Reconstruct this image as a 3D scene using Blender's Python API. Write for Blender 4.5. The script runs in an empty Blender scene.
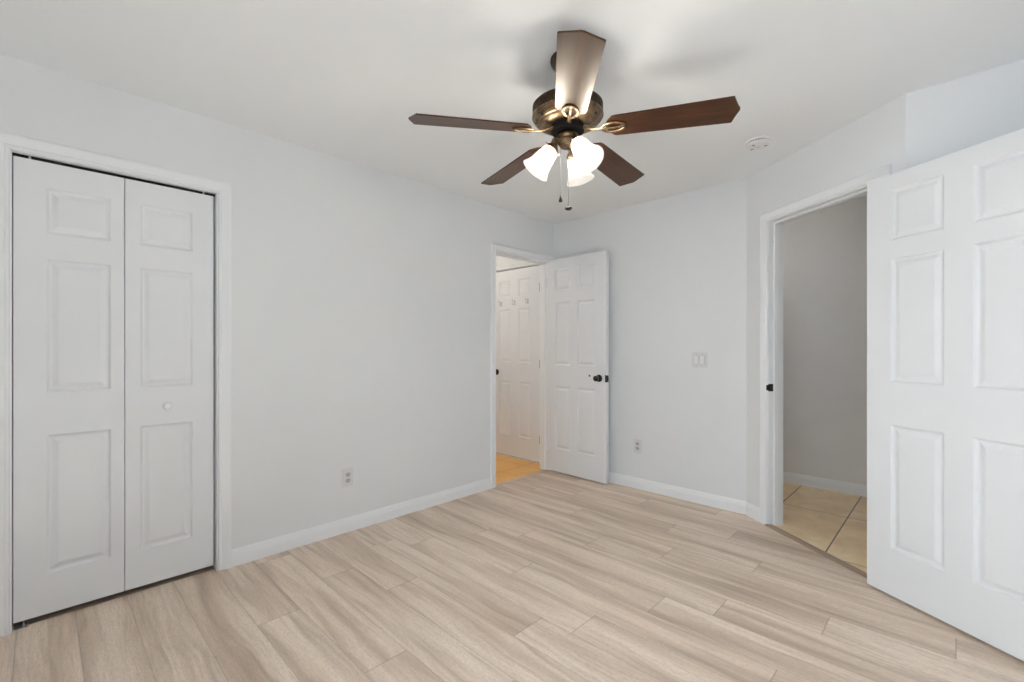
import bpy, bmesh, math, random
from mathutils import Vector, Matrix
random.seed(7)
R = math.radians
scene = bpy.context.scene
COL = scene.collection

# ------------------------------------------------------------------ camera
YAW = 0.7714
cam_d = bpy.data.cameras.new('camera')
cam = bpy.data.objects.new('camera', cam_d)
COL.objects.link(cam)
cam.location = (2.8727, -3.5622, 1.2094)
cam.rotation_euler = (R(90), 0, YAW)
cam_d.sensor_width = 36.0
cam_d.lens = 36.0 * 456.8186 / 1024
cam_d.shift_y = 6.6 / 1024
cam_d.clip_start = 0.02
scene.camera = cam

# ------------------------------------------------------------------ world, daylight, exposure
world = bpy.data.worlds.new('World')
scene.world = world
world.use_nodes = True
wn = world.node_tree.nodes
wn['Background'].inputs[0].default_value = (0.80, 0.89, 1.0, 1)
wn['Background'].inputs[1].default_value = 0.3

def area(name, loc, rot, sx, sy, power, col, spread=180):
    l = bpy.data.lights.new(name, 'AREA')
    l.shape = 'RECTANGLE'; l.size = sx; l.size_y = sy
    l.energy = power; l.color = col; l.spread = R(spread)
    o = bpy.data.objects.new(name, l); COL.objects.link(o)
    o.location = loc; o.rotation_euler = rot
    return o
# daylight entering by the two windows behind the camera
area('daylight_side_window', (3.92, -1.80, 1.40), (0, R(60), 0), 1.25, 1.60, 2.6, (0.78, 0.90, 1.0))
area('daylight_rear_window', (2.85, -4.02, 1.40), (R(58), 0, 0), 1.60, 1.25, 14, (0.78, 0.90, 1.0), 120)

sun_d = bpy.data.lights.new('sun', 'SUN'); sun_d.energy = 58.0; sun_d.angle = R(0.6); sun_d.color = (0.74, 0.88, 1.0)
sun = bpy.data.objects.new('sun', sun_d); COL.objects.link(sun)
sun.rotation_euler = (R(30), 0, R(4))          # added high sun through the rear window; bounces off the unseen floor to brighten the ceiling

scene.view_settings.view_transform = 'Standard'
scene.view_settings.look = 'None'
scene.view_settings.gamma = 1.0
scene.view_settings.use_curve_mapping = False
scene.view_settings.exposure = 0.13
scene.cycles.use_denoising = True
scene.cycles.max_bounces = 12
scene.cycles.diffuse_bounces = 10
scene.cycles.transparent_max_bounces = 16
scene.cycles.sample_clamp_indirect = 6.0

# ------------------------------------------------------------------ materials
def srgb(r, g, b):
    f = lambda c: (c / 255 / 12.92) if c / 255 <= 0.04045 else ((c / 255 + 0.055) / 1.055) ** 2.4
    return (f(r), f(g), f(b), 1)

def mat(name, color=(0.8, 0.8, 0.8, 1), rough=0.5, metal=0.0, spec=0.5, coat=0.0, coat_r=0.1):
    m = bpy.data.materials.new(name); m.use_nodes = True
    b = m.node_tree.nodes['Principled BSDF']
    b.inputs['Base Color'].default_value = color
    b.inputs['Roughness'].default_value = rough
    b.inputs['Metallic'].default_value = metal
    b.inputs['Specular IOR Level'].default_value = spec
    b.inputs['Coat Weight'].default_value = coat
    b.inputs['Coat Roughness'].default_value = coat_r
    return m

class NT:
    def __init__(s, m):
        s.t = m.node_tree; s.n = s.t.nodes; s.l = s.t.links
        s.b = s.n.get('Principled BSDF')
    def node(s, typ, **kw):
        n = s.n.new(typ)
        for k, v in kw.items():
            setattr(n, k, v)
        return n
    def link(s, a, b): s.l.new(a, b)
    def math(s, op, a, b=None, c=None, clamp=False):
        n = s.n.new('ShaderNodeMath'); n.operation = op; n.use_clamp = clamp
        for i, v in enumerate((a, b, c)):
            if v is None: continue
            if isinstance(v, (int, float)): n.inputs[i].default_value = v
            else: s.link(v, n.inputs[i])
        return n.outputs[0]
    def noise(s, vec, scale=1.0, detail=3.0, rough=0.5, dist=0.0):
        n = s.n.new('ShaderNodeTexNoise'); s.link(vec, n.inputs['Vector'])
        n.inputs['Scale'].default_value = scale; n.inputs['Detail'].default_value = detail
        n.inputs['Roughness'].default_value = rough; n.inputs['Distortion'].default_value = dist
        return n.outputs['Fac']
    def ramp(s, fac, stops, interp='LINEAR'):
        n = s.n.new('ShaderNodeValToRGB'); n.color_ramp.interpolation = interp
        e = n.color_ramp.elements
        while len(e) < len(stops): e.new(0.5)
        for i, (p, c) in enumerate(stops):
            e[i].position = p; e[i].color = c
        s.link(fac, n.inputs[0]); return n.outputs[0]
    def mix(s, fac, a, b, typ='MIX'):
        n = s.n.new('ShaderNodeMix'); n.data_type = 'RGBA'; n.blend_type = typ
        for i, v in ((0, fac), (6, a), (7, b)):
            if isinstance(v, (int, float)): n.inputs[i].default_value = v
            elif isinstance(v, tuple): n.inputs[i].default_value = v
            else: s.link(v, n.inputs[i])
        return n.outputs[2]
    def xyz(s, vec):
        n = s.n.new('ShaderNodeSeparateXYZ'); s.link(vec, n.inputs[0]); return n.outputs
    def comb(s, x, y, z):
        n = s.n.new('ShaderNodeCombineXYZ')
        for i, v in enumerate((x, y, z)):
            if isinstance(v, (int, float)): n.inputs[i].default_value = v
            else: s.link(v, n.inputs[i])
        return n.outputs[0]
    def bump(s, h, strength, dist=0.001):
        n = s.n.new('ShaderNodeBump'); n.inputs['Strength'].default_value = strength
        n.inputs['Distance'].default_value = dist; s.link(h, n.inputs['Height'])
        s.link(n.outputs[0], s.b.inputs['Normal'])

def painted(name, color, rough, bump, scale=140, blotch=0.03):
    """rolled wall paint: very faint tonal mottling and an orange-peel bump"""
    m = mat(name, color, rough, spec=0.35)
    t = NT(m)
    g = t.node('ShaderNodeNewGeometry')
    big = t.noise(g.outputs['Position'], 1.7, 4, 0.6)
    c0 = tuple(max(0, c * (1 - blotch)) for c in color[:3]) + (1,)
    c1 = tuple(min(1, c * (1 + blotch)) for c in color[:3]) + (1,)
    t.link(t.ramp(big, [(0.35, c0), (0.65, c1)]), t.b.inputs['Base Color'])
    t.bump(t.noise(g.outputs['Position'], scale, 3, 0.6), bump, 0.0006)
    return m

M = {}
M['wall'] = painted('wall_paint', (0.785, 0.805, 0.825, 1), 0.55, 0.25, blotch=0.008)
M['hall'] = painted('hall_paint', (0.78, 0.78, 0.79, 1), 0.6, 0.25)
M['ceiling'] = painted('ceiling_paint', (0.875, 0.895, 0.91, 1), 0.85, 0.5, 90, 0.008)
M['trim'] = painted('trim_gloss', (0.86, 0.88, 0.905, 1), 0.28, 0.05, 40, 0.01)
M['door'] = painted('door_paint', (0.815, 0.835, 0.86, 1), 0.30, 0.10, 60, 0.01)
M['plastic'] = mat('white_plastic', (0.72, 0.72, 0.73, 1), 0.35)
M['plastic_g'] = mat('pale_grey_plastic', (0.50, 0.50, 0.51, 1), 0.4)
M['rocker'] = mat('rocker_plastic', (0.80, 0.80, 0.81, 1), 0.3)
M['hook'] = mat('satin_nickel_hook', (0.50, 0.49, 0.47, 1), 0.45, 0.1)
M['vent'] = mat('grey_vent_plastic', (0.16, 0.16, 0.16, 1), 0.6)
M['dark'] = mat('dark_slot', (0.02, 0.02, 0.02, 1), 0.7)
M['bronze'] = mat('aged_bronze', (0.022, 0.016, 0.011, 1), 0.34, 0.45)
M['steel'] = mat('zinc_steel', (0.62, 0.60, 0.58, 1), 0.35, 0.9)
M['blackmetal'] = mat('black_track', (0.012, 0.010, 0.009, 1), 0.7, 0.0, 0.2)
M['chain'] = mat('chain_metal', (0.13, 0.125, 0.12, 1), 0.5, 0.5)

def brass(name, col, dark):
    m = mat(name, col, 0.40, 1.0)
    t = NT(m); g = t.node('ShaderNodeNewGeometry')
    n = t.noise(g.outputs['Position'], 38, 4, 0.6)
    t.link(t.ramp(n, [(0.38, dark), (0.60, col)]), t.b.inputs['Base Color'])
    return m
M['brass'] = brass('antique_brass', (0.30, 0.21, 0.125, 1), (0.14, 0.095, 0.055, 1))
M['brassdark'] = brass('dark_antique_brass', (0.11, 0.075, 0.05, 1), (0.06, 0.042, 0.03, 1))

def blade_wood():
    m = mat('walnut_blade', rough=0.36, spec=0.5)
    m.node_tree.nodes['Principled BSDF'].inputs['Specular Tint'].default_value = (1.0, 0.78, 0.46, 1)
    t = NT(m); tc = t.node('ShaderNodeTexCoord')
    mp = t.node('ShaderNodeMapping'); mp.inputs['Scale'].default_value = (3.0, 34, 10)
    t.link(tc.outputs['Object'], mp.inputs['Vector'])
    n1 = t.noise(mp.outputs[0], 1.0, 5, 0.62, 0.6)
    mp2 = t.node('ShaderNodeMapping'); mp2.inputs['Scale'].default_value = (10, 260, 30)
    t.link(tc.outputs['Object'], mp2.inputs['Vector'])
    n2 = t.noise(mp2.outputs[0], 1.0, 3, 0.6)
    c = t.ramp(n1, [(0.3, srgb(44, 24, 17)), (0.5, srgb(66, 37, 25)), (0.72, srgb(92, 54, 35))])
    c = t.mix(t.math('MULTIPLY', n2, 0.5), c, srgb(36, 20, 14))
    t.link(c, t.b.inputs['Base Color'])
    return m
M['blade'] = blade_wood()

def floor_wood():
    m = mat('greige_laminate', rough=0.42, spec=0.4)
    t = NT(m)
    uv = t.node('ShaderNodeUVMap'); uv.uv_map = 'plank'
    at = t.node('ShaderNodeAttribute'); at.attribute_name = 'tone'
    X, Y, _ = t.xyz(uv.outputs[0])
    sid = t.xyz(at.outputs['Vector'])          # plank random numbers
    off = t.math('MULTIPLY', sid[0], 57.0)
    off2 = t.math('MULTIPLY', sid[1], 31.0)
    xs = t.math('ADD', X, off)
    # wavy cathedral grain: warp the width coordinate slowly along the board
    warp = t.noise(t.comb(t.math('MULTIPLY', xs, 1.6), t.math('MULTIPLY', Y, 5.0), off2), 1.0, 2, 0.5)
    yw = t.math('ADD', Y, t.math('MULTIPLY', warp, 0.10))
    broad = t.noise(t.comb(t.math('MULTIPLY', xs, 0.75), t.math('MULTIPLY', yw, 11.0), off2), 1.0, 3, 0.5)
    mid = t.noise(t.comb(t.math('MULTIPLY', xs, 3.0), t.math('MULTIPLY', yw, 60.0), off2), 1.0, 4, 0.6, 0.3)
    fine = t.noise(t.comb(t.math('MULTIPLY', xs, 14.0), t.math('MULTIPLY', Y, 420.0), off2), 1.0, 2, 0.6)
    base = t.ramp(broad, [(0.28, srgb(192, 169, 149)), (0.43, srgb(219, 198, 178)),
                          (0.57, srgb(238, 219, 201)), (0.75, srgb(247, 230, 213))])
    c = t.mix(t.math('MULTIPLY', t.ramp(mid, [(0.36, (1, 1, 1, 1)), (0.52, (0, 0, 0, 1))]), 0.17), base, srgb(140, 120, 103))
    spk = t.noise(t.comb(t.math('MULTIPLY', xs, 60.0), t.math('MULTIPLY', Y, 170.0), off2), 1.0, 3, 0.65)
    c = t.mix(t.math('MULTIPLY', t.ramp(spk, [(0.30, (1, 1, 1, 1)), (0.58, (0, 0, 0, 1))]), 0.30), c, srgb(160, 140, 123))
    dk = t.noise(t.comb(t.math('MULTIPLY', xs, 1.1), t.math('MULTIPLY', yw, 26.0), t.math('ADD', off2, 9.0)), 1.0, 3, 0.55)
    c = t.mix(t.math('MULTIPLY', t.ramp(dk, [(0.55, (0, 0, 0, 1)), (0.72, (1, 1, 1, 1))]), 0.38), c, srgb(140, 121, 106))
    c = t.mix(t.math('MULTIPLY', t.ramp(fine, [(0.35, (1, 1, 1, 1)), (0.6, (0, 0, 0, 1))]), 0.16), c, srgb(148, 128, 110))
    # contour-like growth rings, lighter lines
    ringn = t.noise(t.comb(t.math('MULTIPLY', xs, 2.6), t.math('MULTIPLY', Y, 9.0), off), 1.0, 2, 0.5)
    ring = t.math('FRACT', t.math('MULTIPLY', ringn, 16.0))
    ringm = t.ramp(ring, [(0.0, (1, 1, 1, 1)), (0.16, (0, 0, 0, 1)), (0.84, (0, 0, 0, 1)), (1.0, (1, 1, 1, 1))])
    c = t.mix(t.math('MULTIPLY', ringm, 0.13), c, srgb(214, 198, 180))
    # small knots
    vor = t.node('ShaderNodeTexVoronoi'); vor.inputs['Scale'].default_value = 1.0
    t.link(t.comb(t.math('MULTIPLY', xs, 2.0), t.math('MULTIPLY', Y, 5.0), off2), vor.inputs['Vector'])
    kn = t.ramp(vor.outputs['Distance'], [(0.015, (1, 1, 1, 1)), (0.05, (0, 0, 0, 1))])
    c = t.mix(t.math('MULTIPLY', kn, 0.5), c, srgb(116, 96, 80))
    # plank-to-plank tone
    val = t.math('ADD', 0.96, t.math('MULTIPLY', sid[2], 0.05))
    hsv = t.node('ShaderNodeHueSaturation'); t.link(c, hsv.inputs['Color']); t.link(val, hsv.inputs['Value'])
    c = hsv.outputs[0]
    # bevel line along the joints
    uv2 = t.node('ShaderNodeUVMap'); uv2.uv_map = 'edge'
    ex, ey, _ = t.xyz(uv2.outputs[0])
    L = t.math('MINIMUM', ex, t.math('SUBTRACT', 1.22, ex))
    W = t.math('MINIMUM', ey, t.math('SUBTRACT', 0.182, ey))
    gl = t.ramp(L, [(0.0008, (1, 1, 1, 1)), (0.0024, (0, 0, 0, 1))])
    gw = t.ramp(W, [(0.0006, (1, 1, 1, 1)), (0.0020, (0, 0, 0, 1))])
    g = t.math('MAXIMUM', t.math('MULTIPLY', gl, 0.42), t.math('MULTIPLY', gw, 0.26))
    c = t.mix(g, c, srgb(84, 66, 54))
    t.link(c, t.b.inputs['Base Color'])
    t.link(t.math('ADD', 0.36, t.math('MULTIPLY', mid, 0.16)), t.b.inputs['Roughness'])
    t.bump(t.math('SUBTRACT', t.math('MULTIPLY', mid, 0.35), g), 0.25, 0.0006)
    return m
M['floor'] = floor_wood()

def tile_mat(name, c0, c1, grout, x0, y0, pitch, ystrong, ypitch=None):
    ypitch = ypitch or pitch
    m = mat(name, rough=0.30, spec=0.5)
    t = NT(m); g = t.node('ShaderNodeNewGeometry')
    X, Y, Z = t.xyz(g.outputs['Position'])
    fx = t.math('FRACT', t.math('DIVIDE', t.math('SUBTRACT', X, x0 - 40 * pitch), pitch))
    fy = t.math('FRACT', t.math('DIVIDE', t.math('SUBTRACT', Y, y0 - 40 * ypitch), ypitch))
    ix = t.math('FLOOR', t.math('DIVIDE', t.math('SUBTRACT', X, x0 - 40 * pitch), pitch))
    iy = t.math('FLOOR', t.math('DIVIDE', t.math('SUBTRACT', Y, y0 - 40 * ypitch), ypitch))
    ed = lambda f: t.math('MINIMUM', f, t.math('SUBTRACT', 1.0, f))
    lx = t.ramp(ed(fx), [(0.006, (1, 1, 1, 1)), (0.011, (0, 0, 0, 1))])
    ly = t.ramp(ed(fy), [(0.003 * pitch / ypitch * 2, (1, 1, 1, 1)), (0.010 * pitch / ypitch, (0, 0, 0, 1))])
    n = t.noise(t.comb(X, Y, t.math('ADD', t.math('MULTIPLY', ix, 3.1), t.math('MULTIPLY', iy, 7.7))), 5.0, 5, 0.6, 0.5)
    c = t.ramp(n, [(0.3, c0), (0.7, c1)])
    c = t.mix(t.math('MULTIPLY', ly, ystrong), c, grout)
    c = t.mix(lx, c, grout)
    t.link(c, t.b.inputs['Base Color'])
    t.bump(t.math('SUBTRACT', 1.0, t.math('MAXIMUM', lx, ly)), 0.4, 0.0015)
    return m
M['tile'] = tile_mat('beige_floor_tile', srgb(222, 190, 146), srgb(250, 228, 190), srgb(70, 50, 32), 1.902, 0.433, 0.418, 0.75, 0.836)
M['tile_warm'] = tile_mat('honey_floor_tile', srgb(246, 178, 88), srgb(250, 196, 112), srgb(170, 124, 66), -0.30, -0.12, 0.33, 0.7)

def strip_mat():
    m = mat('threshold_vinyl', rough=0.4)
    t = NT(m); tc = t.node('ShaderNodeTexCoord')
    mp = t.node('ShaderNodeMapping'); mp.inputs['Scale'].default_value = (5, 90, 20)
    t.link(tc.outputs['Object'], mp.inputs[0])
    t.link(t.ramp(t.noise(mp.outputs[0], 1, 3), [(0.3, srgb(140, 118, 100)), (0.7, srgb(172, 150, 130))]), t.b.inputs['Base Color'])
    return m
M['strip'] = strip_mat()
M['strip_pale'] = mat('pale_marble_threshold', srgb(216, 186, 158), 0.35)

def emit_glass(name, col, e):
    m = mat(name, (0.08, 0.078, 0.072, 1), 0.35)
    b = m.node_tree.nodes['Principled BSDF']
    b.inputs['Emission Color'].default_value = col
    b.inputs['Emission Strength'].default_value = e
    t = NT(m); tc = t.node('ShaderNodeTexCoord')
    # alabaster glass: cloudy streaks in how strongly the lit glass glows
    n = t.noise(tc.outputs['Object'], 30, 4, 0.6, 1.0)
    t.link(t.math('MULTIPLY', t.math('ADD', 0.80, t.math('MULTIPLY', n, 0.4)), e), b.inputs['Emission Strength'])
    return m
M['shade'] = emit_glass('frosted_shade_glass', (1.0, 0.95, 0.87, 1), 0.72)
M['bulb'] = emit_glass('lit_bulb', (1.0, 0.98, 0.93, 1), 330.0)
def see_through(m, f):
    t = NT(m); tr = t.node('ShaderNodeBsdfTransparent'); tr.inputs[0].default_value = (1.0, 0.98, 0.95, 1)
    mx = t.node('ShaderNodeMixShader'); mx.inputs[0].default_value = f
    t.link(t.b.outputs[0], mx.inputs[1]); t.link(tr.outputs[0], mx.inputs[2])
    t.link(mx.outputs[0], t.n['Material Output'].inputs[0])
see_through(M['shade'], 0.5)
M['hall_lamp'] = emit_glass('lit_hall_diffuser', (1.0, 0.92, 0.80, 1), 26.0)

def pane_mat():
    m = mat('window_glass', (1, 1, 1, 1), 0.02)
    b = m.node_tree.nodes['Principled BSDF']; b.inputs['Roughness'].default_value = 0.02
    t = NT(m); tr = t.node('ShaderNodeBsdfTransparent'); mx = t.node('ShaderNodeMixShader')
    mx.inputs[0].default_value = 0.05; t.link(tr.outputs[0], mx.inputs[1]); t.link(t.b.outputs[0], mx.inputs[2])
    t.link(mx.outputs[0], t.n['Material Output'].inputs[0])
    return m
M['pane'] = pane_mat()

# ------------------------------------------------------------------ mesh helpers
def finish(name, bm, m, parent=None, mw=None, smooth=None, props=None):
    bmesh.ops.remove_doubles(bm, verts=bm.verts, dist=1e-6)
    bmesh.ops.recalc_face_normals(bm, faces=bm.faces)
    me = bpy.data.meshes.new(name); bm.to_mesh(me); bm.free()
    for mm in (m if isinstance(m, (list, tuple)) else [m]): me.materials.append(mm)
    if smooth is not None:
        for p in me.polygons: p.use_smooth = True
        me.set_sharp_from_angle(angle=R(smooth))
    o = bpy.data.objects.new(name, me); COL.objects.link(o)
    if parent is not None: o.parent = parent
    if mw is not None:
        if parent is None: o.matrix_world = mw
        else: o.matrix_local = mw
    if props:
        for k, v in props.items(): o[k] = v
    return o

def box(bm, x0, x1, y0, y1, z0, z1, mi=0, bevel=0.0):
    vs = [bm.verts.new((x, y, z)) for x in (x0, x1) for y in (y0, y1) for z in (z0, z1)]
    fs = []
    for a in ((0, 1, 3, 2), (4, 6, 7, 5), (0, 4, 5, 1), (2, 3, 7, 6), (0, 2, 6, 4), (1, 5, 7, 3)):
        f = bm.faces.new([vs[i] for i in a]); f.material_index = mi; fs.append(f)
    if bevel > 0:
        es = list({e for f in fs for e in f.edges})
        bmesh.ops.bevel(bm, geom=es, offset=bevel, segments=2, affect='EDGES', profile=0.6)
    return fs

def lathe(bm, prof, n=48, center=(0, 0), closed=False, mtx=None, mi=0):
    """profile of (r, z) spun about z"""
    rings = []
    for r, z in prof:
        if r < 1e-6:
            rings.append([bm.verts.new((center[0], center[1], z))])
        else:
            rings.append([bm.verts.new((center[0] + r * math.cos(2 * math.pi * i / n), center[1] + r * math.sin(2 * math.pi * i / n), z)) for i in range(n)])
    pairs = list(zip(rings[:-1], rings[1:]))
    if closed: pairs.append((rings[-1], rings[0]))
    for a, b in pairs:
        for i in range(n):
            j = (i + 1) % n
            if len(a) == 1 and len(b) == 1: continue
            if len(a) == 1: f = bm.faces.new((a[0], b[j], b[i]))
            elif len(b) == 1: f = bm.faces.new((a[i], a[j], b[0]))
            else: f = bm.faces.new((a[i], a[j], b[j], b[i]))
            f.material_index = mi
    if mtx is not None:
        bmesh.ops.transform(bm, matrix=mtx, verts=[v for r in rings for v in r])
    return rings

def tube(bm, path, rad, n=10, closed=False, flat=1.0):
    """round bar along a path; flat squashes it along z"""
    P = [Vector(p) for p in path]; rings = []
    N = len(P)
    for i, p in enumerate(P):
        if closed: d = P[(i + 1) % N] - P[i - 1]
        else: d = P[min(i + 1, N - 1)] - P[max(i - 1, 0)]
        d.normalize()
        up = Vector((0, 0, 1)) if abs(d.z) < 0.95 else Vector((1, 0, 0))
        s = d.cross(up).normalized(); u = s.cross(d).normalized()
        rr = rad[i] if isinstance(rad, (list, tuple)) else rad
        rings.append([bm.verts.new(p + s * rr * math.cos(2 * math.pi * k / n) + u * rr * flat * math.sin(2 * math.pi * k / n)) for k in range(n)])
    M_ = N if closed else N - 1
    for i in range(M_):
        a, b = rings[i], rings[(i + 1) % N]
        for k in range(n):
            bm.faces.new((a[k], a[(k + 1) % n], b[(k + 1) % n], b[k]))
    if not closed:
        bm.faces.new(rings[0][::-1]); bm.faces.new(rings[-1])

def prism(bm, pts, z0, z1, mi=0):
    a = [bm.verts.new((x, y, z0)) for x, y in pts]; b = [bm.verts.new((x, y, z1)) for x, y in pts]
    n = len(pts)
    fs = [bm.faces.new(a[::-1]), bm.faces.new(b)]
    for i in range(n): fs.append(bm.faces.new((a[i], a[(i + 1) % n], b[(i + 1) % n], b[i])))
    for f in fs: f.material_index = mi
    return fs

def frame(o, d, up_n):
    """matrix: local x along d, local -y = up_n (towards the viewer/room), z up"""
    d = Vector((d[0], d[1], 0)).normalized(); n = Vector((up_n[0], up_n[1], 0)).normalized()
    m = Matrix.Identity(4)
    m.col[0][:3] = d; m.col[1][:3] = -n; m.col[2][:3] = (0, 0, 1); m.col[3][:3] = (o[0], o[1], o[2] if len(o) > 2 else 0)
    return m

def struct(name, bm, m, label=None, parent=None, mw=None, smooth=None):
    o = finish(name, bm, m, parent, mw, smooth)
    if parent is None:
        o['kind'] = 'structure'
        if label: o['label'] = label
    return o

def thing(name, label, cat, mw, group=None):
    o = bpy.data.objects.new(name, None); COL.objects.link(o)
    o.empty_display_size = 0.05
    o.matrix_world = mw
    o['label'] = label; o['category'] = cat
    if group: o['group'] = group
    return o

# ------------------------------------------------------------------ plan
H = 2.44
TH = 0.115
A = Vector((1.7833, 0.0)); B = Vector((2.6984, -0.6426))
AD = (B - A).normalized(); AN = Vector((AD.y, -AD.x))      # AN points into the bedroom
if AN.y > 0: AN = -AN
XR = 3.95; YF = -4.05

def wall(name, P, Q, Po, Qo, openings, m, label, z1=H):
    """wall between inner points P, Q with outer points Po, Qo; openings are (s0, s1, z0, z1)"""
    P = Vector(P); Q = Vector(Q); Po = Vector(Po); Qo = Vector(Qo)
    L = (Q - P).length; d = (Q - P) / L
    n = Vector((-d.y, d.x))
    if n.dot(Po - P) < 0: n = -n
    ss = sorted({0, L, *[o[0] for o in openings], *[o[1] for o in openings]})
    bm = bmesh.new()
    def outer(s):
        if s == 0: return Po
        if s == L: return Qo
        return P + d * s + n * TH
    for s0, s1 in zip(ss[:-1], ss[1:]):
        cuts = [(o[2], o[3]) for o in openings if o[0] <= s0 + 1e-6 and o[1] >= s1 - 1e-6]
        spans = [(0, z1)]
        for c0, c1 in cuts:
            spans = [q for a, b in spans for q in ((a, min(b, c0)), (max(a, c1), b)) if q[1] - q[0] > 1e-4]
        i0, i1 = P + d * s0, P + d * s1
        for a, b in spans:
            prism(bm, [i0, i1, outer(s1), outer(s0)], a, b)
    return struct(name, bm, m, label)

J = 0.018                                      # jamb lining thickness
DW1 = (-0.812, -0.092, 2.045)                  # small doorway in left wall: y0, y1, head
CL = (-3.652, -2.903, 2.047)                   # closet opening
S0, S1, SZ = 0.213, 0.985, 2.062               # doorway in angled wall (along A->B)

wall('wall_left', (0, YF), (0, 0), (-TH, YF), (-TH, 0),
     [(CL[0] - J - YF, CL[1] + J - YF, 0, CL[2] + J), (DW1[0] - J - YF, DW1[1] + J - YF, 0, DW1[2] + J)],
     M['wall'], 'long white wall with the closet and the small doorway')
# mitred outer points of far and angled walls
ANo = -AN
k = math.tan(math.acos(max(-1, min(1, Vector((1, 0)).dot(AD)))) / 2) * TH
wall('wall_back', (0, 0), A, (0, TH), (A.x + k, TH), [], M['wall'], 'white wall behind the open door with the light switch')
wall('wall_angled', A, B, (A.x + k, TH), (B.x + k, B.y + TH), [(S0 - J, S1 + J, 0, SZ + J)], M['wall'], 'angled white wall with the doorway to the tiled hall')
wall('wall_right', B, (XR, B.y), (B.x + k, B.y + TH), (XR, B.y + TH), [], M['wall'], 'white wall above and behind the wide open door')
wall('wall_side', (XR, YF), (XR, B.y), (XR + TH, YF), (XR + TH, B.y), [(1.40, 3.10, 0.75, 2.05)], M['wall'], 'white wall with a window beside the camera')
wall('wall_front', (0, YF), (XR, YF), (0, YF - TH), (XR, YF - TH), [(2.0, 3.7, 0.75, 2.05)], M['wall'], 'white wall with a window behind the camera')

# ceiling and floor slabs
bm = bmesh.new(); box(bm, -1.9, 4.4, -4.3, 1.4, H, H + 0.1)
struct('ceiling', bm, M['ceiling'], 'flat white ceiling')

# --- bedroom floor, every board a face cut out at the walls
Y0R = -2.9105; PW = 0.182; PL = 1.22
butts = {0: 0.695, 1: 1.297, 2: 0.50, 3: 0.84, 4: 1.543, 5: 1.704, 6: 1.170, 7: 1.861, 8: 2.085, 9: 2.466, 10: 2.872, 11: 2.086, 12: 1.503, 13: 0.62, 14: 1.12, 15: 0.4}
butts.update({-1: 1.19, -2: 1.15, -3: 1.12, -4: 1.17, -5: 1.1, -6: 0.6})
bm = bmesh.new()
uvp = bm.loops.layers.uv.new('plank'); uve = bm.loops.layers.uv.new('edge')
tone = bm.loops.layers.float_color.new('tone')
for r_ in range(-7, 17):
    ya = Y0R + r_ * PW
    xb = butts.get(r_, random.uniform(0, PL))
    xs = xb - PL * (int(xb / PL) + 1)
    while xs < XR:
        tn = (random.random(), random.random(), random.random(), 1)
        vs = [bm.verts.new(c) for c in ((xs, ya, 0), (xs + PL, ya, 0), (xs + PL, ya + PW, 0), (xs, ya + PW, 0))]
        f = bm.faces.new(vs)
        for l, (u, v) in zip(f.loops, ((0, 0), (PL, 0), (PL, PW), (0, PW))):
            l[uvp].uv = (u, v); l[uve].uv = (u, v); l[tone] = tn
        xs += PL
def cut(co, no):
    bmesh.ops.bisect_plane(bm, geom=bm.verts[:] + bm.edges[:] + bm.faces[:], dist=1e-6, plane_co=co, plane_no=no, clear_outer=True)
cut((-0.03, 0, 0), (-1, 0, 0)); cut((0, 0.01, 0), (0, 1, 0)); cut((XR + .01, 0, 0), (1, 0, 0)); cut((0, YF - .01, 0), (0, -1, 0))
cut((A.x - AN.x * .005, A.y - AN.y * .005, 0), (-AN.x, -AN.y, 0))
me = bpy.data.meshes.new('floor'); 
for f in bm.faces:
    if f.normal.z < 0: f.normal_flip()
# slab under the boards
vs = [bm.verts.new(c) for c in ((-0.03, YF, -0.02), (XR, YF, -0.02), (XR, -0.6, -0.02), (B.x, B.y, -0.02), (A.x, 0, -0.02), (-0.03, 0.0, -0.02))]
bm.faces.new(vs)
bm.to_mesh(me); bm.free(); me.materials.append(M['floor'])
flo = bpy.data.objects.new('floor', me); COL.objects.link(flo); flo['kind'] = 'structure'; flo['label'] = 'greige wood-look laminate floor boards'

# --- tiled hall floor behind the angled doorway
bm = bmesh.new()
p0 = A - AN * 0.004; p1 = B - AN * 0.004
prism(bm, [(0.9, TH), (p0.x - AD.x * .01, TH), (p0.x, p0.y), (p1.x, p1.y), (4.3, p1.y), (4.3, 1.1), (0.9, 1.1)], -0.03, 0.002)
struct('floor', bm, M['tile'], 'beige tile floor of the hall')
# --- tiled floor behind the small doorway
bm = bmesh.new(); box(bm, -1.75, -0.028, -1.4, 0.06, -0.03, 0.003)
struct('floor', bm, M['tile_warm'], 'honey coloured tile floor behind the small doorway')
# --- closet floor
bm = bmesh.new(); box(bm, -0.80, -0.0305, -3.80, -2.75, -0.03, 0.0)
struct('floor', bm, M['floor'], 'floor inside the closet')

# --- closet shell
bm = bmesh.new()
box(bm, -0.82, -0.75, -3.85, -2.70, 0, H); box(bm, -0.75, -TH, -3.85, -3.78, 0, H); box(bm, -0.75, -TH, -2.77, -2.70, 0, H)
struct('wall_closet', bm, M['wall'], 'inner walls of the closet')

# --- hall walls (beyond angled doorway)
HY = 1.09
bm = bmesh.new(); box(bm, 0.8, 4.4, HY, HY + 0.1, 0, H); box(bm, 0.8, 0.9, TH, HY, 0, H); box(bm, 4.3, 4.4, B.y + TH, HY, 0, H); box(bm, XR, 4.4, B.y, B.y + TH, 0, H)
struct('wall_hall', bm, M['hall'], 'plain grey hall wall seen through the angled doorway')
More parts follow.
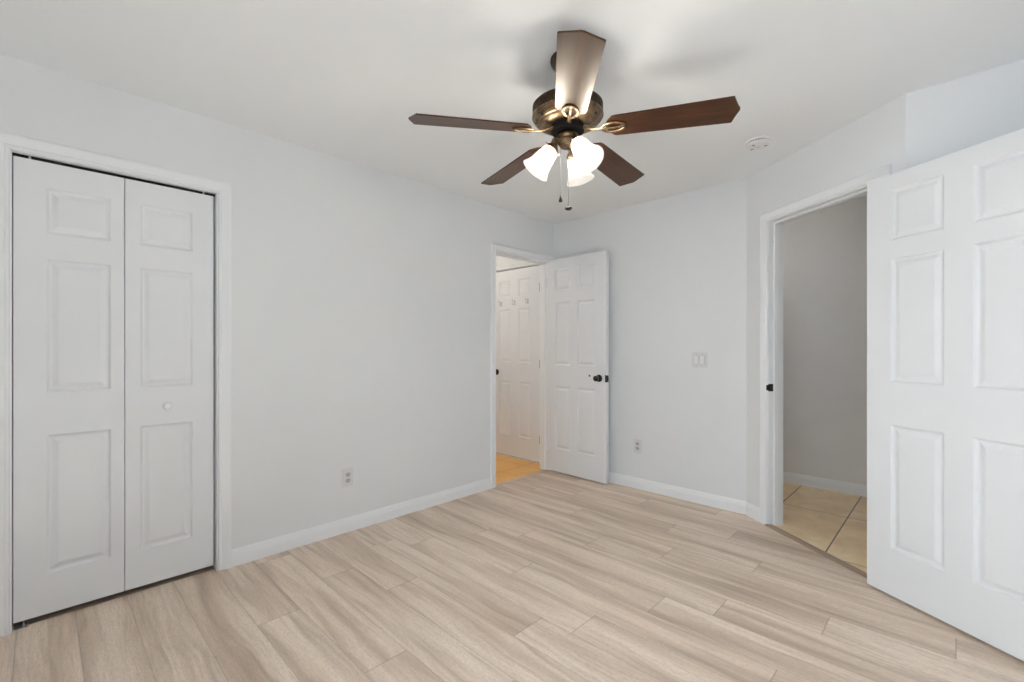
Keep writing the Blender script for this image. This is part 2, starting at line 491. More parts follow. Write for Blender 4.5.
# --- little lobby walls (beyond small doorway), with the hall door in it
LY = 0.045
bm = bmesh.new()
hd0, hd1, hdz = -0.94, -0.216, 2.078
box(bm, -1.7, hd0 - J, LY, LY + TH, 0, H); box(bm, hd1 + J, -TH, LY, LY + TH, 0, H); box(bm, hd0 - J, hd1 + J, LY, LY + TH, hdz + J, H)
box(bm, -TH, 0.0, 0, TH + LY, 0, H)
box(bm, -1.8, -1.7, -1.4, LY + TH, 0, H); box(bm, -1.7, -TH, -1.4, -1.3, 0, H)
struct('wall_lobby', bm, M['wall'], 'walls of the lobby behind the small doorway')
bm = bmesh.new(); box(bm, hd0 - .1, hd1 + .1, LY + TH + 0.01, LY + TH + 0.03, 0, H)
struct('wall_behind', bm, M['wall'], 'wall closing the space behind the hooked door')

# ------------------------------------------------------------------ trim
CAS = [(0.005, 0), (0.005, 0.009), (0.009, 0.0125), (0.016, 0.0125), (0.020, 0.0095), (0.024, 0.0105), (0.046, 0.0165), (0.054, 0.0185), (0.060, 0.0175), (0.063, 0.014), (0.063, 0)]
def casing_bm(bm, w, zt, prof=CAS, scale=1.0, z0=0.0, yoff=0.0):
    """U-shaped mitred casing round an opening x 0..w, z z0..zt in local frame (room side is -y)"""
    paths = []
    for u, d in prof:
        u *= scale
        paths.append([(-u, -d - yoff, z0), (-u, -d - yoff, zt + u), (w + u, -d - yoff, zt + u), (w + u, -d - yoff, z0)])
    V = [[bm.verts.new(c) for c in p] for p in paths]
    for i in range(len(V) - 1):
        for j in range(3):
            bm.faces.new((V[i][j], V[i + 1][j], V[i + 1][j + 1], V[i][j + 1]))
    bm.faces.new([v[0] for v in V]); bm.faces.new([v[3] for v in V][::-1])

def jamb_bm(bm, w, zt, depth, stop=None):
    box(bm, -J, 0, -0.001, depth + 0.001, 0, zt + J); box(bm, w, w + J, -0.001, depth + 0.001, 0, zt + J)
    box(bm, 0, w, -0.001, depth + 0.001, zt, zt + J)
    if stop:
        a, b, t = stop
        box(bm, 0, t, a, b, 0, zt); box(bm, w - t, w, a, b, 0, zt); box(bm, t, w - t, a, b, zt - t, zt)

TRIMN = [0]
def trim(bm, m, label, mw=None, smooth=None):
    TRIMN[0] += 1
    return struct('trim_%d' % TRIMN[0], bm, m, label, mw=mw, smooth=smooth)

# closet
mwc = frame((0, CL[0], 0), (0, 1), (1, 0))
bm = bmesh.new(); casing_bm(bm, CL[1] - CL[0], CL[2], scale=1.05)
jamb_bm(bm, CL[1] - CL[0], CL[2], TH)
trim(bm, M['trim'], 'white casing and jamb round the closet doors', mwc)
# small doorway
mwd = frame((0, DW1[0], 0), (0, 1), (1, 0))
bm = bmesh.new(); casing_bm(bm, DW1[1] - DW1[0], DW1[2])
jamb_bm(bm, DW1[1] - DW1[0], DW1[2], TH, (0.040, 0.075, 0.011))
trim(bm, M['trim'], 'white casing and jamb of the small doorway in the left wall', mwd)
# angled doorway
oa = A + AD * S0
mwa = frame((oa.x, oa.y, 0), AD, AN)
bm = bmesh.new(); casing_bm(bm, S1 - S0, SZ)
jamb_bm(bm, S1 - S0, SZ, TH, (0.040, 0.075, 0.012))
ang_trim = trim(bm, M['trim'], 'white casing and jamb of the doorway in the angled wall', mwa)
# hooked door frame in the lobby
mwh = frame((hd0, LY, 0), (1, 0), (0, -1))
bm = bmesh.new(); casing_bm(bm, hd1 - hd0, hdz, scale=0.9)
jamb_bm(bm, hd1 - hd0, hdz, TH)
trim(bm, M['trim'], 'white casing round the door with coat hooks', mwh)

# baseboards
BBH = 0.092
BBP = [(0, 0), (0.0135, 0), (0.0135, 0.052), (0.0125, 0.062), (0.0095, 0.070), (0.0085, 0.078), (0.0055, 0.086), (0.003, BBH), (0, BBH)]
def base_run(name, pts, label, m=None, z=0.0):
    """baseboard along 2-D points; the room lies to the right-hand side of the walk"""
    P = [Vector(p) for p in pts]; bm = bmesh.new(); rows = []
    for i, p in enumerate(P):
        d0 = (P[i] - P[i - 1]).normalized() if i > 0 else (P[1] - P[0]).normalized()
        d1 = (P[i + 1] - P[i]).normalized() if i < len(P) - 1 else d0
        n0 = Vector((d0.y, -d0.x)); n1 = Vector((d1.y, -d1.x))
        nn = (n0 + n1).normalized(); sc = 1 / max(0.3, nn.dot(n0))
        rows.append([bm.verts.new((p.x + nn.x * sc * t, p.y + nn.y * sc * t, z + h)) for t, h in BBP])
    for a, b in zip(rows[:-1], rows[1:]):
        for i in range(len(BBP)):
            j = (i + 1) % len(BBP)
            bm.faces.new((a[i], a[j], b[j], b[i]))
    bm.faces.new(rows[0]); bm.faces.new(rows[-1][::-1])
    return struct(name, bm, m or M['trim'], label)
base_run('baseboard_left', [(0, CL[1] + 0.067), (0, DW1[0] - 0.064)], 'white baseboard along the long left wall')
ca = A + AD * (S0 - 0.064)
base_run('baseboard_back', [(0, -0.02), (0, 0), (A.x, 0), (ca.x, ca.y)], 'white baseboard below the light switch')
cb = A + AD * (S1 + 0.064)
base_run('baseboard_right', [(cb.x, cb.y), (B.x, B.y), (XR, B.y), (XR, YF), (0, YF), (0, CL[0] - 0.067)], 'white baseboard behind the wide open door')
base_run('baseboard_hall', [(0.9, HY), (4.3, HY)], 'white baseboard along the tiled hall', z=0.002)

# transition strip of the angled doorway
bm = bmesh.new()
prof = [(-0.022, 0.0), (-0.020, 0.004), (-0.008, 0.0085), (0.002, 0.0095), (0.004, 0.006), (0.007, 0.006), (0.009, 0.0095), (0.020, 0.008), (0.034, 0.002), (0.034, 0.0)]
w = S1 - S0
for a, b in zip(prof[:-1], prof[1:]):
    bm.faces.new([bm.verts.new(c) for c in ((-0.012, a[0], a[1]), (w + .012, a[0], a[1]), (w + .012, b[0], b[1]), (-0.012, b[0], b[1]))])
trim(bm, M['strip'], 'wood-look transition strip between laminate and hall tile', mwa)
# threshold of the small doorway
bm = bmesh.new()
box(bm, 0.0, DW1[1] - DW1[0], 0.001, 0.060, 0.0, 0.0045, bevel=0.0015)
trim(bm, M['strip_pale'], 'low threshold strip of the small doorway', mwd)

# windows behind the camera
def window(n, mw, label):
    bm = bmesh.new(); w_, h_ = 1.7, 1.3
    for a in ((0, .05, 0, h_), (w_ - .05, w_, 0, h_), (0, w_, 0, .05), (0, w_, h_ - .05, h_), (0, w_, h_ / 2 - .02, h_ / 2 + .02), (w_/2 - .015, w_/2 + .015, 0, h_)):
        box(bm, a[0], a[1], 0.05, 0.09, a[2], a[3])
    o = struct('window_%d' % n, bm, M['trim'], label, mw=mw)
    bm = bmesh.new(); box(bm, 0.04, w_ - .04, 0.068, 0.072, 0.04, h_ - .04)
    finish('pane', bm, M['pane'], o)
window(1, frame((XR, YF + 1.40 + 1.7, 0.75), (0, -1), (-1, 0)), 'window beside the camera')
window(2, frame((2.0 + 1.7, YF, 0.75), (-1, 0), (0, 1)), 'window behind the camera')

# ------------------------------------------------------------------ panel doors
def panel_leaf(w, z0, z1, t, panels, depth=0.0095, both=True):
    """slab 0..w, y 0..t, with moulded raised panels (x0, x1, z0, z1) pressed in the faces"""
    bm = bmesh.new()
    xs = sorted({0, w, *[p[0] for p in panels], *[p[1] for p in panels]})
    zs = sorted({z0, z1, *[p[2] for p in panels], *[p[3] for p in panels]})
    def inp(x0, x1, a, b):
        return any(x0 >= p[0] - 1e-6 and x1 <= p[1] + 1e-6 and a >= p[2] - 1e-6 and b <= p[3] + 1e-6 for p in panels)
    for side in (0, 1):
        Yf = 0.0 if side == 0 else t; sg = 1 if side == 0 else -1
        for x0, x1 in zip(xs[:-1], xs[1:]):
            for a, b in zip(zs[:-1], zs[1:]):
                if inp(x0, x1, a, b) : continue
                bm.faces.new([bm.verts.new((x, Yf, z)) for x, z in ((x0, a), (x1, a), (x1, b), (x0, b))])
        for p in panels:
            rings = []
            for ins, d in ((0, 0), (0.003, 0.0015), (0.007, depth * 0.75), (0.012, depth), (0.018, depth), (0.022, depth * 0.85), (0.036, 0.0025), (0.040, 0.0018)):
                rings.append([bm.verts.new((x, Yf + sg * d, z)) for x, z in ((p[0] + ins, p[2] + ins), (p[1] - ins, p[2] + ins), (p[1] - ins, p[3] - ins), (p[0] + ins, p[3] - ins))])
            for r0, r1 in zip(rings[:-1], rings[1:]):
                for i in range(4): bm.faces.new((r0[i], r0[(i + 1) % 4], r1[(i + 1) % 4], r1[i]))
            bm.faces.new(rings[-1])
    e = [(0, z0), (w, z0), (w, z1), (0, z1)]
    for i in range(4):
        (xa, za), (xb_, zb) = e[i], e[(i + 1) % 4]
        bm.faces.new([bm.verts.new(c) for c in ((xa, 0, za), (xb_, 0, zb), (xb_, t, zb), (xa, t, za))])
    return bm

def knob_bm(sign=-1, y0=0.0, ball=0.026):
    """door knob with rose, axis along y, sticking out towards sign*y"""
    bm = bmesh.new()
    lathe(bm, [(0, 0), (0.032, 0), (0.033, 0.003), (0.030, 0.007), (0.020, 0.010), (0.011, 0.013), (0.010, 0.026), (0.014, 0.031), (ball * 0.92, 0.040), (ball, 0.050), (ball * 0.93, 0.060), (ball * 0.70, 0.067), (0.010, 0.069), (0, 0.0685)], 32)
    bmesh.ops.transform(bm, matrix=Matrix.Translation((0, y0, 0)) @ Matrix.Rotation(R(90) if sign < 0 else R(-90), 4, 'X'), verts=bm.verts)
    return bm

def hinge_bm():
    bm = bmesh.new()
    lathe(bm, [(0, -0.046), (0.0035, -0.046), (0.0065, -0.043), (0.0065, 0.043), (0.0035, 0.046), (0, 0.046)], 14)
    box(bm, -0.004, 0.004, 0.0, 0.012, -0.042, 0.042)
    return bm

# door_1: leaf of the small doorway, swung open against the back wall
d1w = 0.692
p_h = Vector((-0.018, -0.094)); p_f = Vector((0.672, -0.115))
dd = (p_f - p_h).normalized(); nn = Vector((dd.y, -dd.x))
mw1 = frame((p_h.x, p_h.y, 0), dd, nn)
cols = [(0.100, 0.287), (0.372, 0.575)]
rowz = [(1.757, 1.965), (1.040, 1.645), (0.232, 0.836)]
bm = panel_leaf(d1w, 0.013, 2.064, 0.035, [(a, b, c, d) for a, b in cols for c, d in rowz])
door1 = struct('door_1', bm, M['door'], 'narrow white six panel door standing open beside the light switch wall', mw=mw1)
finish('door_knob', knob_bm(-1), M['bronze'], door1, Matrix.Translation((d1w - 0.075, 0, 0.937)), 40)
finish('door_knob', knob_bm(1, 0.035, 0.022), M['bronze'], door1, Matrix.Translation((d1w - 0.075, 0, 0.937)), 40)
bm = bmesh.new(); box(bm, d1w - 0.0005, d1w + 0.0015, 0.004, 0.031, 0.905, 0.965); box(bm, d1w - 0.001, d1w + 0.009, 0.010, 0.024, 0.926, 0.945)
finish('latch_plate', bm, M['bronze'], door1)
bm = bmesh.new(); box(bm, d1w - 0.012, d1w + 0.0005, -0.0012, 0.003, 0.905, 0.967)
finish('latch_plate', bm, M['bronze'], door1)
bm = bmesh.new(); lathe(bm, [(0, 0), (0.008, 0), (0.009, 0.004), (0.005, 0.006), (0, 0.006)], 16, mtx=Matrix.Translation((0.515, 0, 0.955)) @ Matrix.Rotation(R(90), 4, 'X'))
finish('plug', bm, M['bronze'], door1)
for z in (0.25, 1.04, 1.85):
    finish('hinge', hinge_bm(), M['trim'], door1, Matrix.Translation((0.002, -0.003, z)), 40)

# door_2: leaf of the angled doorway, swung wide open
d2w = 0.762
q = Vector((2.5488, -0.6513)); la = -0.5445
dl = Vector((math.cos(la), math.sin(la))); nl = Vector((dl.y, -dl.x))
mw2 = frame((q.x, q.y, 0), dl, nl)
cols = [(0.113, 0.335), (0.438, 0.655)]
rowz = [(1.725, 1.968), (1.042, 1.640), (0.236, 0.838)]
bm = panel_leaf(d2w, 0.016, 2.044, 0.035, [(a, b, c, d) for a, b in cols for c, d in rowz])
door2 = struct('door_2', bm, M['door'], 'wide white six panel door swung open at the right of the picture', mw=mw2)
for sg, y in ((-1, 0), (1, 0.035)):
    finish('door_knob', knob_bm(sg, y, 0.024), M['bronze'], door2, Matrix.Translation((d2w - 0.06, 0, 0.937)), 40)
for z in (0.25, 1.04, 1.85):
    finish('hinge', hinge_bm(), M['bronze'], door2, Matrix.Translation((-0.004, 0.042, z)), 40)

# door_3: closed door with the coat hooks, beyond the small doorway
mw3 = frame((hd0 + 0.004, LY, 0), (1, 0), (0, -1))
w3 = hd1 - hd0 - 0.008
cols = [(w3 - 0.622, w3 - 0.440), (w3 - 0.322, w3 - 0.143)]
rowz = [(1.765, 1.955), (1.045, 1.635), (0.240, 0.838)]
bm = panel_leaf(w3, 0.020, 2.066, 0.035, [(a, b, c, d) for a, b in cols for c, d in rowz])
door3 = struct('door_3', bm, M['door'], 'closed white six panel door with coat hooks seen through the small doorway', mw=mw3)
finish('door_knob', knob_bm(-1), M['bronze'], door3, Matrix.Translation((0.062, 0, 0.932)), 40)
for z in (0.25, 1.04, 1.838):
    finish('hinge', hinge_bm(), M['bronze'], door3, Matrix.Translation((w3 - 0.003, -0.008, z)), 40)

# bifold closet doors
def fold(n, y0, y1, panx, label, knob):
    mw = frame((-0.030, y0, 0), (0, 1), (1, 0))
    w_ = y1 - y0
    bm = panel_leaf(w_, 0.024, 2.034, 0.030, [(panx[0], panx[1], a, b) for a, b in ((1.718, 1.924), (1.010, 1.606), (0.204, 0.820))])
    o = struct('door_%d' % n, bm, M['door'], label, mw=mw)
    if knob:
        bm = bmesh.new()
        lathe(bm, [(0, 0), (0.011, 0), (0.010, 0.008), (0.009, 0.014), (0.014, 0.018), (0.0195, 0.022), (0.0205, 0.027), (0.018, 0.032), (0.010, 0.035), (0, 0.0355)], 28, mtx=Matrix.Rotation(R(90), 4, 'X'))
        finish('door_knob', bm, M['door'], o, Matrix.Translation((knob, 0, 0.912)), 45)
    return o
fold(4, CL[0] + 0.003, -3.2835, (0.100, 0.317), 'left leaf of the white bifold closet door', None)
fold(5, -3.2805, CL[1] - 0.008, (0.057, 0.275), 'right leaf of the white bifold closet door with the round knob', 0.163)
# head track and floor bracket of the bifold
t = thing('door_track', 'black overhead track in the gap above the closet doors', 'door track', frame((-0.03, CL[0], CL[2]), (0, 1), (1, 0)))
bm = bmesh.new(); wj = CL[1] - CL[0]
box(bm, 0.0, wj, 0.0, 0.026, -0.0095, 0); finish('rail', bm, M['blackmetal'], t)
for x in (0.052, wj - 0.055):
    bm = bmesh.new(); lathe(bm, [(0, -0.013), (0.004, -0.013), (0.004, -0.001), (0, -0.001)], 12, center=(x, -0.004))
    finish('pivot_pin', bm, M['steel'], t)
t = thing('pivot_bracket', 'small metal pivot bracket on the floor under the left closet leaf', 'bracket', frame((-0.022, CL[0] + .001, 0), (0, 1), (1, 0)))
bm = bmesh.new(); box(bm, 0, 0.046, -0.014, 0.026, 0.0, 0.0035, bevel=0.001); box(bm, 0.0, 0.003, -0.012, 0.026, 0.0, 0.015); box(bm, 0.043, 0.046, -0.014, 0.026, 0.0, 0.009)
finish('plate', bm, M['steel'], t)
bm = bmesh.new(); lathe(bm, [(0, 0.003), (0.005, 0.003), (0.005, 0.010), (0.003, 0.012), (0.003, 0.02), (0, 0.02)], 12, center=(0.032, 0.010))
finish('pivot_pin', bm, M['steel'], t)

# strike plate on the left jamb of the angled doorway
bm = bmesh.new()
box(bm, -0.0002, 0.0016, -0.0005, 0.036, 0.912, 0.962); box(bm, -0.006, 0.0016, -0.012, 0.0, 0.919, 0.955, bevel=0.001)
finish('strike_plate', bm, M['bronze'], ang_trim)
bm = bmesh.new(); box(bm, 0.0014, 0.0022, 0.008, 0.027, 0.922, 0.952)
finish('latch_hole', bm, M['dark'], ang_trim)
# small strike on the small doorway's left jamb edge
# ------------------------------------------------------------------ coat hooks on door_3
hook_labels = ['pale coat hook on the hooked door, left one by the doorway edge', 'pale coat hook in the middle of the three on the hooked door', 'pale coat hook on the hooked door, right one nearest the hinges']
def make_hook(mw, label):
    t = thing('coat_hook', label, 'hook', mw, 'coat hooks on the white door')
    bm = bmesh.new(); box(bm, -0.008, 0.008, -0.003, 0, -0.024, 0.028, bevel=0.0015)
    finish('back_plate', bm, M['hook'], t)
    bm = bmesh.new()
    tube(bm, [(0, -0.003, -0.010), (0, -0.018, -0.020), (0, -0.030, -0.021), (0, -0.036, -0.012), (0, -0.037, -0.002)], [0.0045, 0.004, 0.004, 0.004, 0.0055], 10)
    finish('lower_prong', bm, M['hook'], t, smooth=50)
    bm = bmesh.new()
    tube(bm, [(0, -0.003, 0.008), (0, -0.022, 0.012), (0, -0.034, 0.021), (0, -0.042, 0.034)], [0.0045, 0.004, 0.004, 0.0055], 10)
    finish('upper_prong', bm, M['hook'], t, smooth=50)
    return t
for x, z, lb in zip((-0.800, -0.592, -0.397), (1.698, 1.700, 1.702), hook_labels):
    make_hook(frame((x, LY, z), (1, 0), (0, -1)), lb)

# ------------------------------------------------------------------ switch and outlets
def plate(bm, w_, h_, t=0.006):
    fs = box(bm, -w_ / 2, w_ / 2, -t, 0, -h_ / 2, h_ / 2)
    es = [e for e in {e for f in fs for e in f.edges} if all(v.co.y < -t / 2 for v in e.verts)]
    bmesh.ops.bevel(bm, geom=es, offset=0.003, segments=3, affect='EDGES')
t = thing('light_switch', 'double rocker light switch with a pale square plate on the white wall', 'light switch', frame((1.443, 0, 1.114), (1, 0), (0, -1)))
bm = bmesh.new(); plate(bm, 0.118, 0.118); finish('face_plate', bm, M['plastic'], t)
for x, tilt in ((-0.023, 4), (0.023, -4)):
    bm = bmesh.new(); box(bm, -0.0185, 0.0185, -0.0075, -0.004, -0.035, 0.035); r1 = finish('surround', bm, M['plastic_g'], t, Matrix.Translation((x, 0, 0)))
    bm = bmesh.new(); box(bm, -0.0160, 0.0160, -0.0045, 0.004, -0.0325, 0.0325, bevel=0.001)
    finish('rocker', bm, M['rocker'], t, Matrix.Translation((x, -0.0075, 0)) @ Matrix.Rotation(R(tilt), 4, 'X'))
for x in (-0.023, 0.023):
    for z in (-0.048, 0.048):
        bm = bmesh.new(); lathe(bm, [(0, 0), (0.0032, 0), (0.0028, 0.0012), (0, 0.0014)], 12, mtx=Matrix.Rotation(R(90), 4, 'X'))
        finish('screw', bm, M['plastic_g'], t, Matrix.Translation((x, -0.006, z)))

def outlet(mw, label):
    t = thing('wall_outlet', label, 'power outlet', mw, 'duplex outlets near the baseboards')
    bm = bmesh.new(); plate(bm, 0.074, 0.119); finish('face_plate', bm, M['plastic'], t)
    for z in (-0.0195, 0.0195):
        bm = bmesh.new()
        pts = [(0.0165 * math.cos(a), 0.0165 * math.sin(a)) for a in [2 * math.pi * i / 28 for i in range(28)]]
        pts = [(x, max(-0.0135, min(0.0135, y))) for x, y in pts]
        prism(bm, pts, 0, 0.0085)
        bmesh.ops.transform(bm, matrix=Matrix.Rotation(R(90), 4, 'X'), verts=bm.verts)
        r = finish('receptacle', bm, M['plastic_g'], t, Matrix.Translation((0, 0, z)))
        bm = bmesh.new(); box(bm, -0.0075, -0.0052, -0.0090, -0.0080, -0.001, 0.0085); box(bm, 0.0052, 0.0075, -0.0090, -0.0080, 0.0, 0.0085)
        lathe(bm, [(0, 0.0080), (0.0028, 0.0080), (0.0028, 0.0090), (0, 0.0090)], 12, mtx=Matrix.Translation((0, 0, -0.0068)) @ Matrix.Rotation(R(90), 4, 'X'))
        finish('slots', bm, M['dark'], r)
    bm = bmesh.new(); lathe(bm, [(0, 0.006), (0.003, 0.006), (0.0026, 0.0074), (0, 0.0076)], 12, mtx=Matrix.Rotation(R(90), 4, 'X'))
    finish('screw', bm, M['steel'], t)
outlet(frame((0.915, 0, 0.366), (1, 0), (0, -1)), 'white duplex power outlet on the wall under the light switch, right of the open door')
outlet(frame((0, -2.161, 0.355), (0, 1), (1, 0)), 'white duplex power outlet low on the long wall right of the closet')

# ------------------------------------------------------------------ smoke detector
mws = Matrix.Translation((2.027, -0.591, H))
t = thing('smoke_detector', 'round white smoke detector on the ceiling near the angled wall', 'smoke detector', mws)
bm = bmesh.new(); lathe(bm, [(0, 0), (0.070, 0), (0.071, -0.004), (0.069, -0.009), (0.064, -0.010), (0, -0.010)], 56)
finish('base_ring', bm, M['rocker'], t, smooth=35)
bm = bmesh.new(); lathe(bm, [(0, -0.010), (0.057, -0.010), (0.0575, -0.0175), (0, -0.0175)], 56)
for i in range(28):
    a = 2 * math.pi * i / 28
    b0 = bmesh.new(); box(b0, 0.056, 0.0635, -0.0018, 0.0018, -0.018, -0.0095)
    bmesh.ops.transform(b0, matrix=Matrix.Rotation(a, 4, 'Z'), verts=b0.verts)
    tmp = bpy.data.meshes.new('tmp'); b0.to_mesh(tmp); b0.free()
    for f_ in tmp.polygons: f_.material_index = 1
    bm.from_mesh(tmp); bpy.data.meshes.remove(tmp)
finish('vent_ring', bm, [M['vent'], M['rocker']], t)
bm = bmesh.new(); lathe(bm, [(0, -0.0175), (0.064, -0.0175), (0.0645, -0.022), (0.060, -0.030), (0.048, -0.0345), (0.030, -0.036), (0, -0.036)], 56)
finish('cover', bm, M['rocker'], t, smooth=35)
bm = bmesh.new(); lathe(bm, [(0, -0.0355), (0.012, -0.0355), (0.0115, -0.0385), (0, -0.039)], 24, center=(0.0, 0.0))
finish('test_button', bm, M['plastic'], t, smooth=35)
for az in (20, 160, 250):
    bm = bmesh.new(); box(bm, 0.030, 0.048, -0.003, 0.003, -0.0365, -0.0345)
    bmesh.ops.transform(bm, matrix=Matrix.Rotation(R(az), 4, 'Z'), verts=bm.verts)
    finish('sound_slot', bm, M['dark'], t)

# ------------------------------------------------------------------ ceiling fan
FC = Vector((1.6844, -2.0008))
fan = thing('ceiling_fan', 'five blade ceiling fan with dark wood blades, antique brass motor and three lit glass shades', 'ceiling fan', Matrix.Translation((FC.x, FC.y, H)))
def fz(prof): return [(r, z - H) for r, z in prof]
bm = bmesh.new(); lathe(bm, fz([(0, 2.44), (0.072, 2.44), (0.073, 2.432), (0.070, 2.418), (0.058, 2.402), (0.036, 2.390), (0.022, 2.384), (0, 2.384)]), 56)
finish('canopy', bm, M['brassdark'], fan, smooth=40)
bm = bmesh.new(); lathe(bm, fz([(0.0135, 2.39), (0.0135, 2.30), (0.028, 2.298), (0.030, 2.28), (0.030, 2.26)]), 32)
finish('downrod', bm, M['brassdark'], fan, smooth=40)
bm = bmesh.new(); lathe(bm, fz([(0, 2.285), (0.045, 2.283), (0.085, 2.272), (0.118, 2.258), (0.138, 2.247), (0.147, 2.238), (0.149, 2.236), (0.149, 2.232)]), 72)
lathe(bm, fz([(0.146, 2.232), (0.146, 2.196)]), 72)
for i in range(72):                                       # cooling ribs of the housing band
    a = 2 * math.pi * i / 72
    c, s = math.cos(a), math.sin(a); hw = 0.0026
    vs = [bm.verts.new((c * r - s * k_, s * r + c * k_, z - H)) for r in (0.1450, 0.1490) for k_ in (-hw, hw) for z in (2.196, 2.232)]
    for q_ in ((4, 6, 7, 5), (0, 4, 5, 1), (2, 3, 7, 6)): bm.faces.new([vs[j] for j in q_])
finish('motor_housing', bm, M['brassdark'], fan, smooth=30)
bm = bmesh.new(); lathe(bm, fz([(0.146, 2.197), (0.150, 2.196), (0.151, 2.190), (0.148, 2.185), (0.143, 2.182), (0.141, 2.176), (0.130, 2.166), (0.122, 2.164), (0.118, 2.160), (0.100, 2.152), (0.088, 2.150), (0.078, 2.150), (0, 2.150)]), 72)
hb = finish('motor_bowl', bm, M['brass'], fan, smooth=30)
for i in range(10):                                       # pierced vents of the bowl
    a = 2 * math.pi * i / 10 + 0.1
    bm = bmesh.new()
    vs = [bm.verts.new(((r_ + .0006) * math.cos(a + da), (r_ + .0006) * math.sin(a + da), z_ - H - 0.0012)) for r_, z_ in ((0.139, 2.1730), (0.131, 2.1660)) for da in (-0.05, 0.05)]
    bm.faces.new((vs[0], vs[1], vs[3], vs[2]))
    finish('vent_slot', bm, M['dark'], hb)
bm = bmesh.new(); lathe(bm, fz([(0.066, 2.151), (0.070, 2.148), (0.070, 2.128), (0.060, 2.122), (0.044, 2.120), (0, 2.120)]), 56)
finish('flywheel', bm, M['blackmetal'], fan, smooth=40)
bm = bmesh.new(); lathe(bm, fz([(0, 2.122), (0.040, 2.122), (0.046, 2.116), (0.047, 2.106), (0.040, 2.101), (0.038, 2.096), (0.042, 2.090), (0.041, 2.078), (0.034, 2.068), (0.030, 2.064), (0.0, 2.063)]), 48)
finish('light_kit', bm, M['brass'], fan, smooth=40)

# blades
def blade_outline():
    top = [(0.163, 0.012), (0.172, 0.034), (0.192, 0.0575), (0.205, 0.0610), (0.636, 0.0716), (0.6385, 0.0700)]
    tip = [(0.655, 0.020), (0.662, 0.006)]
    up = top + tip
    return up + [(x, -y) for x, y in reversed(up)]
def blade_bm():
    bm = bmesh.new()
    pts = blade_outline()
    fs = prism(bm, pts, -0.003, 0.003)
    bmesh.ops.bevel(bm, geom=[e for e in bm.edges if abs(e.verts[0].co.z - e.verts[1].co.z) < 1e-6], offset=0.0012, segments=2, affect='EDGES')
    return bm
def bracket_bm():
    """blade iron: flat stem from the flywheel and an open oval loop with a centre bar"""
    bm = bmesh.new()
    z = -0.0075
    path = [(0.194 + 0.046 * math.cos(a), 0.0275 * math.sin(a), z) for a in [2 * math.pi * i / 36 for i in range(36)]]
    tube(bm, path, 0.0062, 10, closed=True, flat=0.55)
    tube(bm, [(0.144, 0, z), (0.165, 0, z - 0.001), (0.194, 0, z - 0.002), (0.220, 0, z - 0.001), (0.240, 0, z)], [0.006, 0.0055, 0.005, 0.0055, 0.006], 10, flat=0.6)
    tube(bm, [(0.062, 0, 0.012), (0.085, 0, 0.006), (0.110, 0, -0.003), (0.130, 0, -0.0075), (0.152, 0, z)], [0.013, 0.011, 0.0085, 0.008, 0.010], 12, flat=0.5)
    for x in (0.172, 0.222):
        lathe(bm, [(0, z - 0.006), (0.004, z - 0.0055), (0.0055, z - 0.003), (0.0055, z + 0.004), (0, z + 0.004)], 12, center=(x, 0))
    return bm
AZ0 = -0.8566; PITCH = -0.2084; DROOP = R(2.4)
first = None; firstb = None
for i in range(5):
    if first is None:
        b = finish('blade', blade_bm(), M['blade'], fan)
        c = finish('blade_bracket', bracket_bm(), M['brass'], b, smooth=40)
        first, firstb = b, c
    else:
        b = first.copy(); COL.objects.link(b); b.parent = fan
        c = firstb.copy(); COL.objects.link(c); c.parent = b
    b.matrix_local = Matrix.Translation((0, 0, 2.130 - H)) @ Matrix.Rotation(AZ0 + R(72 * i), 4, 'Z') @ Matrix.Rotation(DROOP, 4, 'Y') @ Matrix.Rotation(PITCH, 4, 'X')

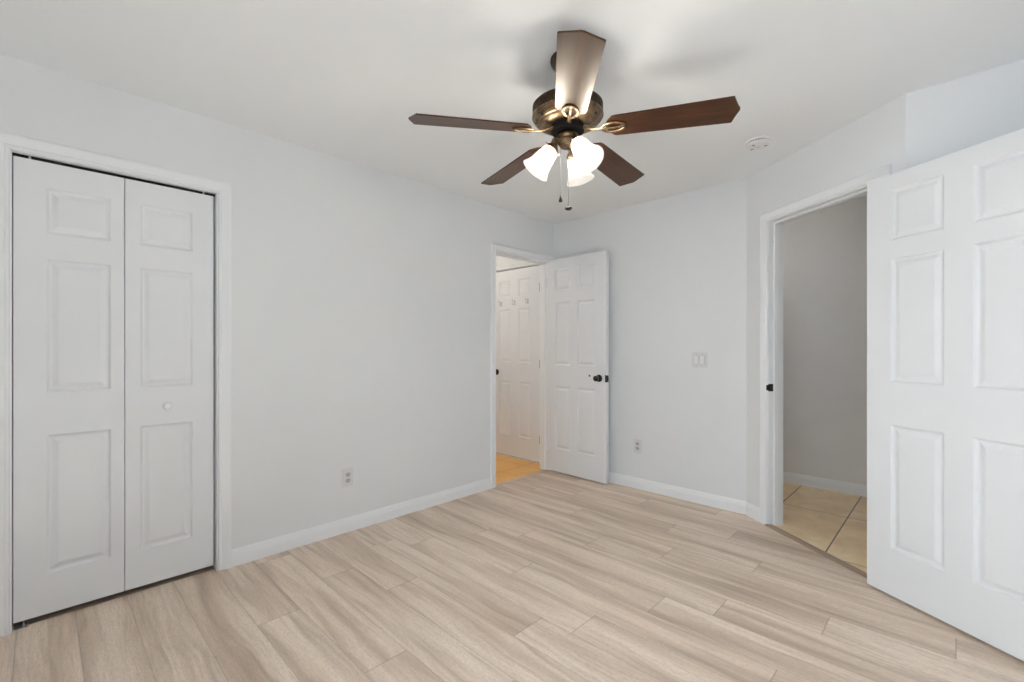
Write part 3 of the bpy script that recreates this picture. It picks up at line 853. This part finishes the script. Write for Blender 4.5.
# three lamps of the light kit
SH_OUT = [(0.0300, 0.000), (0.0335, 0.004), (0.0360, 0.012), (0.0385, 0.024), (0.0405, 0.038), (0.0425, 0.052), (0.0450, 0.066), (0.0480, 0.079), (0.0525, 0.092), (0.0580, 0.103), (0.0635, 0.112)]
SH_IN = [(r - 0.0028, t_ + 0.0005) for r, t_ in reversed(SH_OUT)]
TILT = R(38)
for az in (180, -58, 58):
    a = R(az) + YAW
    e = Vector((math.cos(a), math.sin(a), 0))
    ax = (e * math.sin(TILT) + Vector((0, 0, -1)) * math.cos(TILT)).normalized()
    o = Vector((0, 0, 2.052 - H)) + e * 0.069
    rot = Vector((0, 0, 1)).rotation_difference(ax).to_matrix().to_4x4()
    mwl = Matrix.Translation(o) @ rot
    bm = bmesh.new()
    tube(bm, [(e.x * 0.030, e.y * 0.030, 2.098 - H), (e.x * 0.046, e.y * 0.046, 2.098 - H), tuple(o - ax * 0.034), tuple(o - ax * 0.020)], [0.008, 0.008, 0.009, 0.011], 14)
    arm = finish('lamp_arm', bm, M['brass'], fan, smooth=50)
    bm = bmesh.new()
    lathe(bm, [(0, -0.028), (0.013, -0.028), (0.018, -0.022), (0.028, -0.012), (0.0335, -0.004), (0.0350, 0.003), (0.0325, 0.003), (0.030, -0.002), (0, -0.004)], 36)
    for k_ in range(3):
        a_ = 2 * math.pi * k_ / 3
        lathe(bm, [(0, 0.0), (0.0025, 0.0), (0.0025, 0.008), (0.004, 0.009), (0.004, 0.012), (0, 0.012)], 8, mtx=Matrix.Rotation(a_, 4, 'Z') @ Matrix.Translation((0.030, 0, 0.0)) @ Matrix.Rotation(R(90), 4, 'Y'))
    finish('socket_cup', bm, M['brass'], arm, mwl, smooth=45)
    bm = bmesh.new(); lathe(bm, SH_OUT + SH_IN, 48, closed=True)
    sh = finish('glass_shade', bm, M['shade'], fan, mwl, smooth=60)
    bm = bmesh.new(); lathe(bm, [(0, 0.002), (0.013, 0.002), (0.0135, 0.018), (0.017, 0.030), (0.0225, 0.045), (0.024, 0.056), (0.0215, 0.068), (0.014, 0.077), (0, 0.081)], 28)
    finish('bulb', bm, M['bulb'], sh, smooth=60)

# pull chains
def chain(name, x, y, ztop, zbot, knobp, label=None):
    bm = bmesh.new(); z = ztop
    tube(bm, [(x, y, ztop - H), (x, y, zbot - H)], 0.0006, 8)
    while z > zbot:
        bmesh.ops.create_icosphere(bm, subdivisions=1, radius=0.0011, matrix=Matrix.Translation((x, y, z - H)))
        z -= 0.0045
    lathe(bm, [(0, ztop + .014 - H), (0.0035, ztop + .014 - H), (0.0045, ztop - .004 - H), (0.002, ztop - .010 - H), (0, ztop - .010 - H)], 14, center=(x, y))
    c = finish('pull_chain', bm, M['chain'], fan, smooth=60)
    bm = bmesh.new(); lathe(bm, [(r, z_ + zbot - H) for r, z_ in knobp], 24, center=(x, y))
    finish('pull_knob', bm, M['bronze'], c, smooth=50)
rx, ry = math.cos(YAW), math.sin(YAW)
chain('a', -0.029 * rx, -0.029 * ry, 2.072, 1.852, [(0, 0.004), (0.002, 0.004), (0.0045, -0.004), (0.0080, -0.016), (0.0075, -0.021), (0, -0.024)])
chain('b', 0.004 * rx + 0.006 * ry, 0.004 * ry - 0.006 * rx, 2.050, 1.812, [(0, 0.002), (0.003, 0.002), (0.006, -0.003), (0.0145, -0.008), (0.0155, -0.013), (0.011, -0.017), (0, -0.019)])

# ------------------------------------------------------------------ lobby ceiling lamp (warm)
t = thing('ceiling_lamp', 'round warm ceiling lamp in the lobby behind the small doorway', 'ceiling lamp', Matrix.Translation((-1.15, -0.75, H)))
bm = bmesh.new(); lathe(bm, [(0, 0), (0.15, 0), (0.155, -0.02), (0, -0.02)], 40); finish('base', bm, M['brass'], t, smooth=40)
bm = bmesh.new(); lathe(bm, [(0.14, -0.02), (0.135, -0.05), (0.10, -0.085), (0.05, -0.10), (0, -0.105)], 40); finish('diffuser', bm, M['hall_lamp'], t, smooth=60)
t = thing('ceiling_lamp', 'round ceiling lamp in the tiled hall left of the angled doorway', 'ceiling lamp', Matrix.Translation((1.25, 0.62, H)))
bm = bmesh.new(); lathe(bm, [(0, 0), (0.15, 0), (0.155, -0.02), (0, -0.02)], 40); finish('base', bm, M['brass'], t, smooth=40)
bm = bmesh.new(); lathe(bm, [(0.14, -0.02), (0.135, -0.05), (0.10, -0.085), (0.05, -0.10), (0, -0.105)], 40)
m2 = emit_glass('lit_hall_diffuser_dim', (1.0, 0.94, 0.85, 1), 11.0)
finish('diffuser', bm, m2, t, smooth=60)
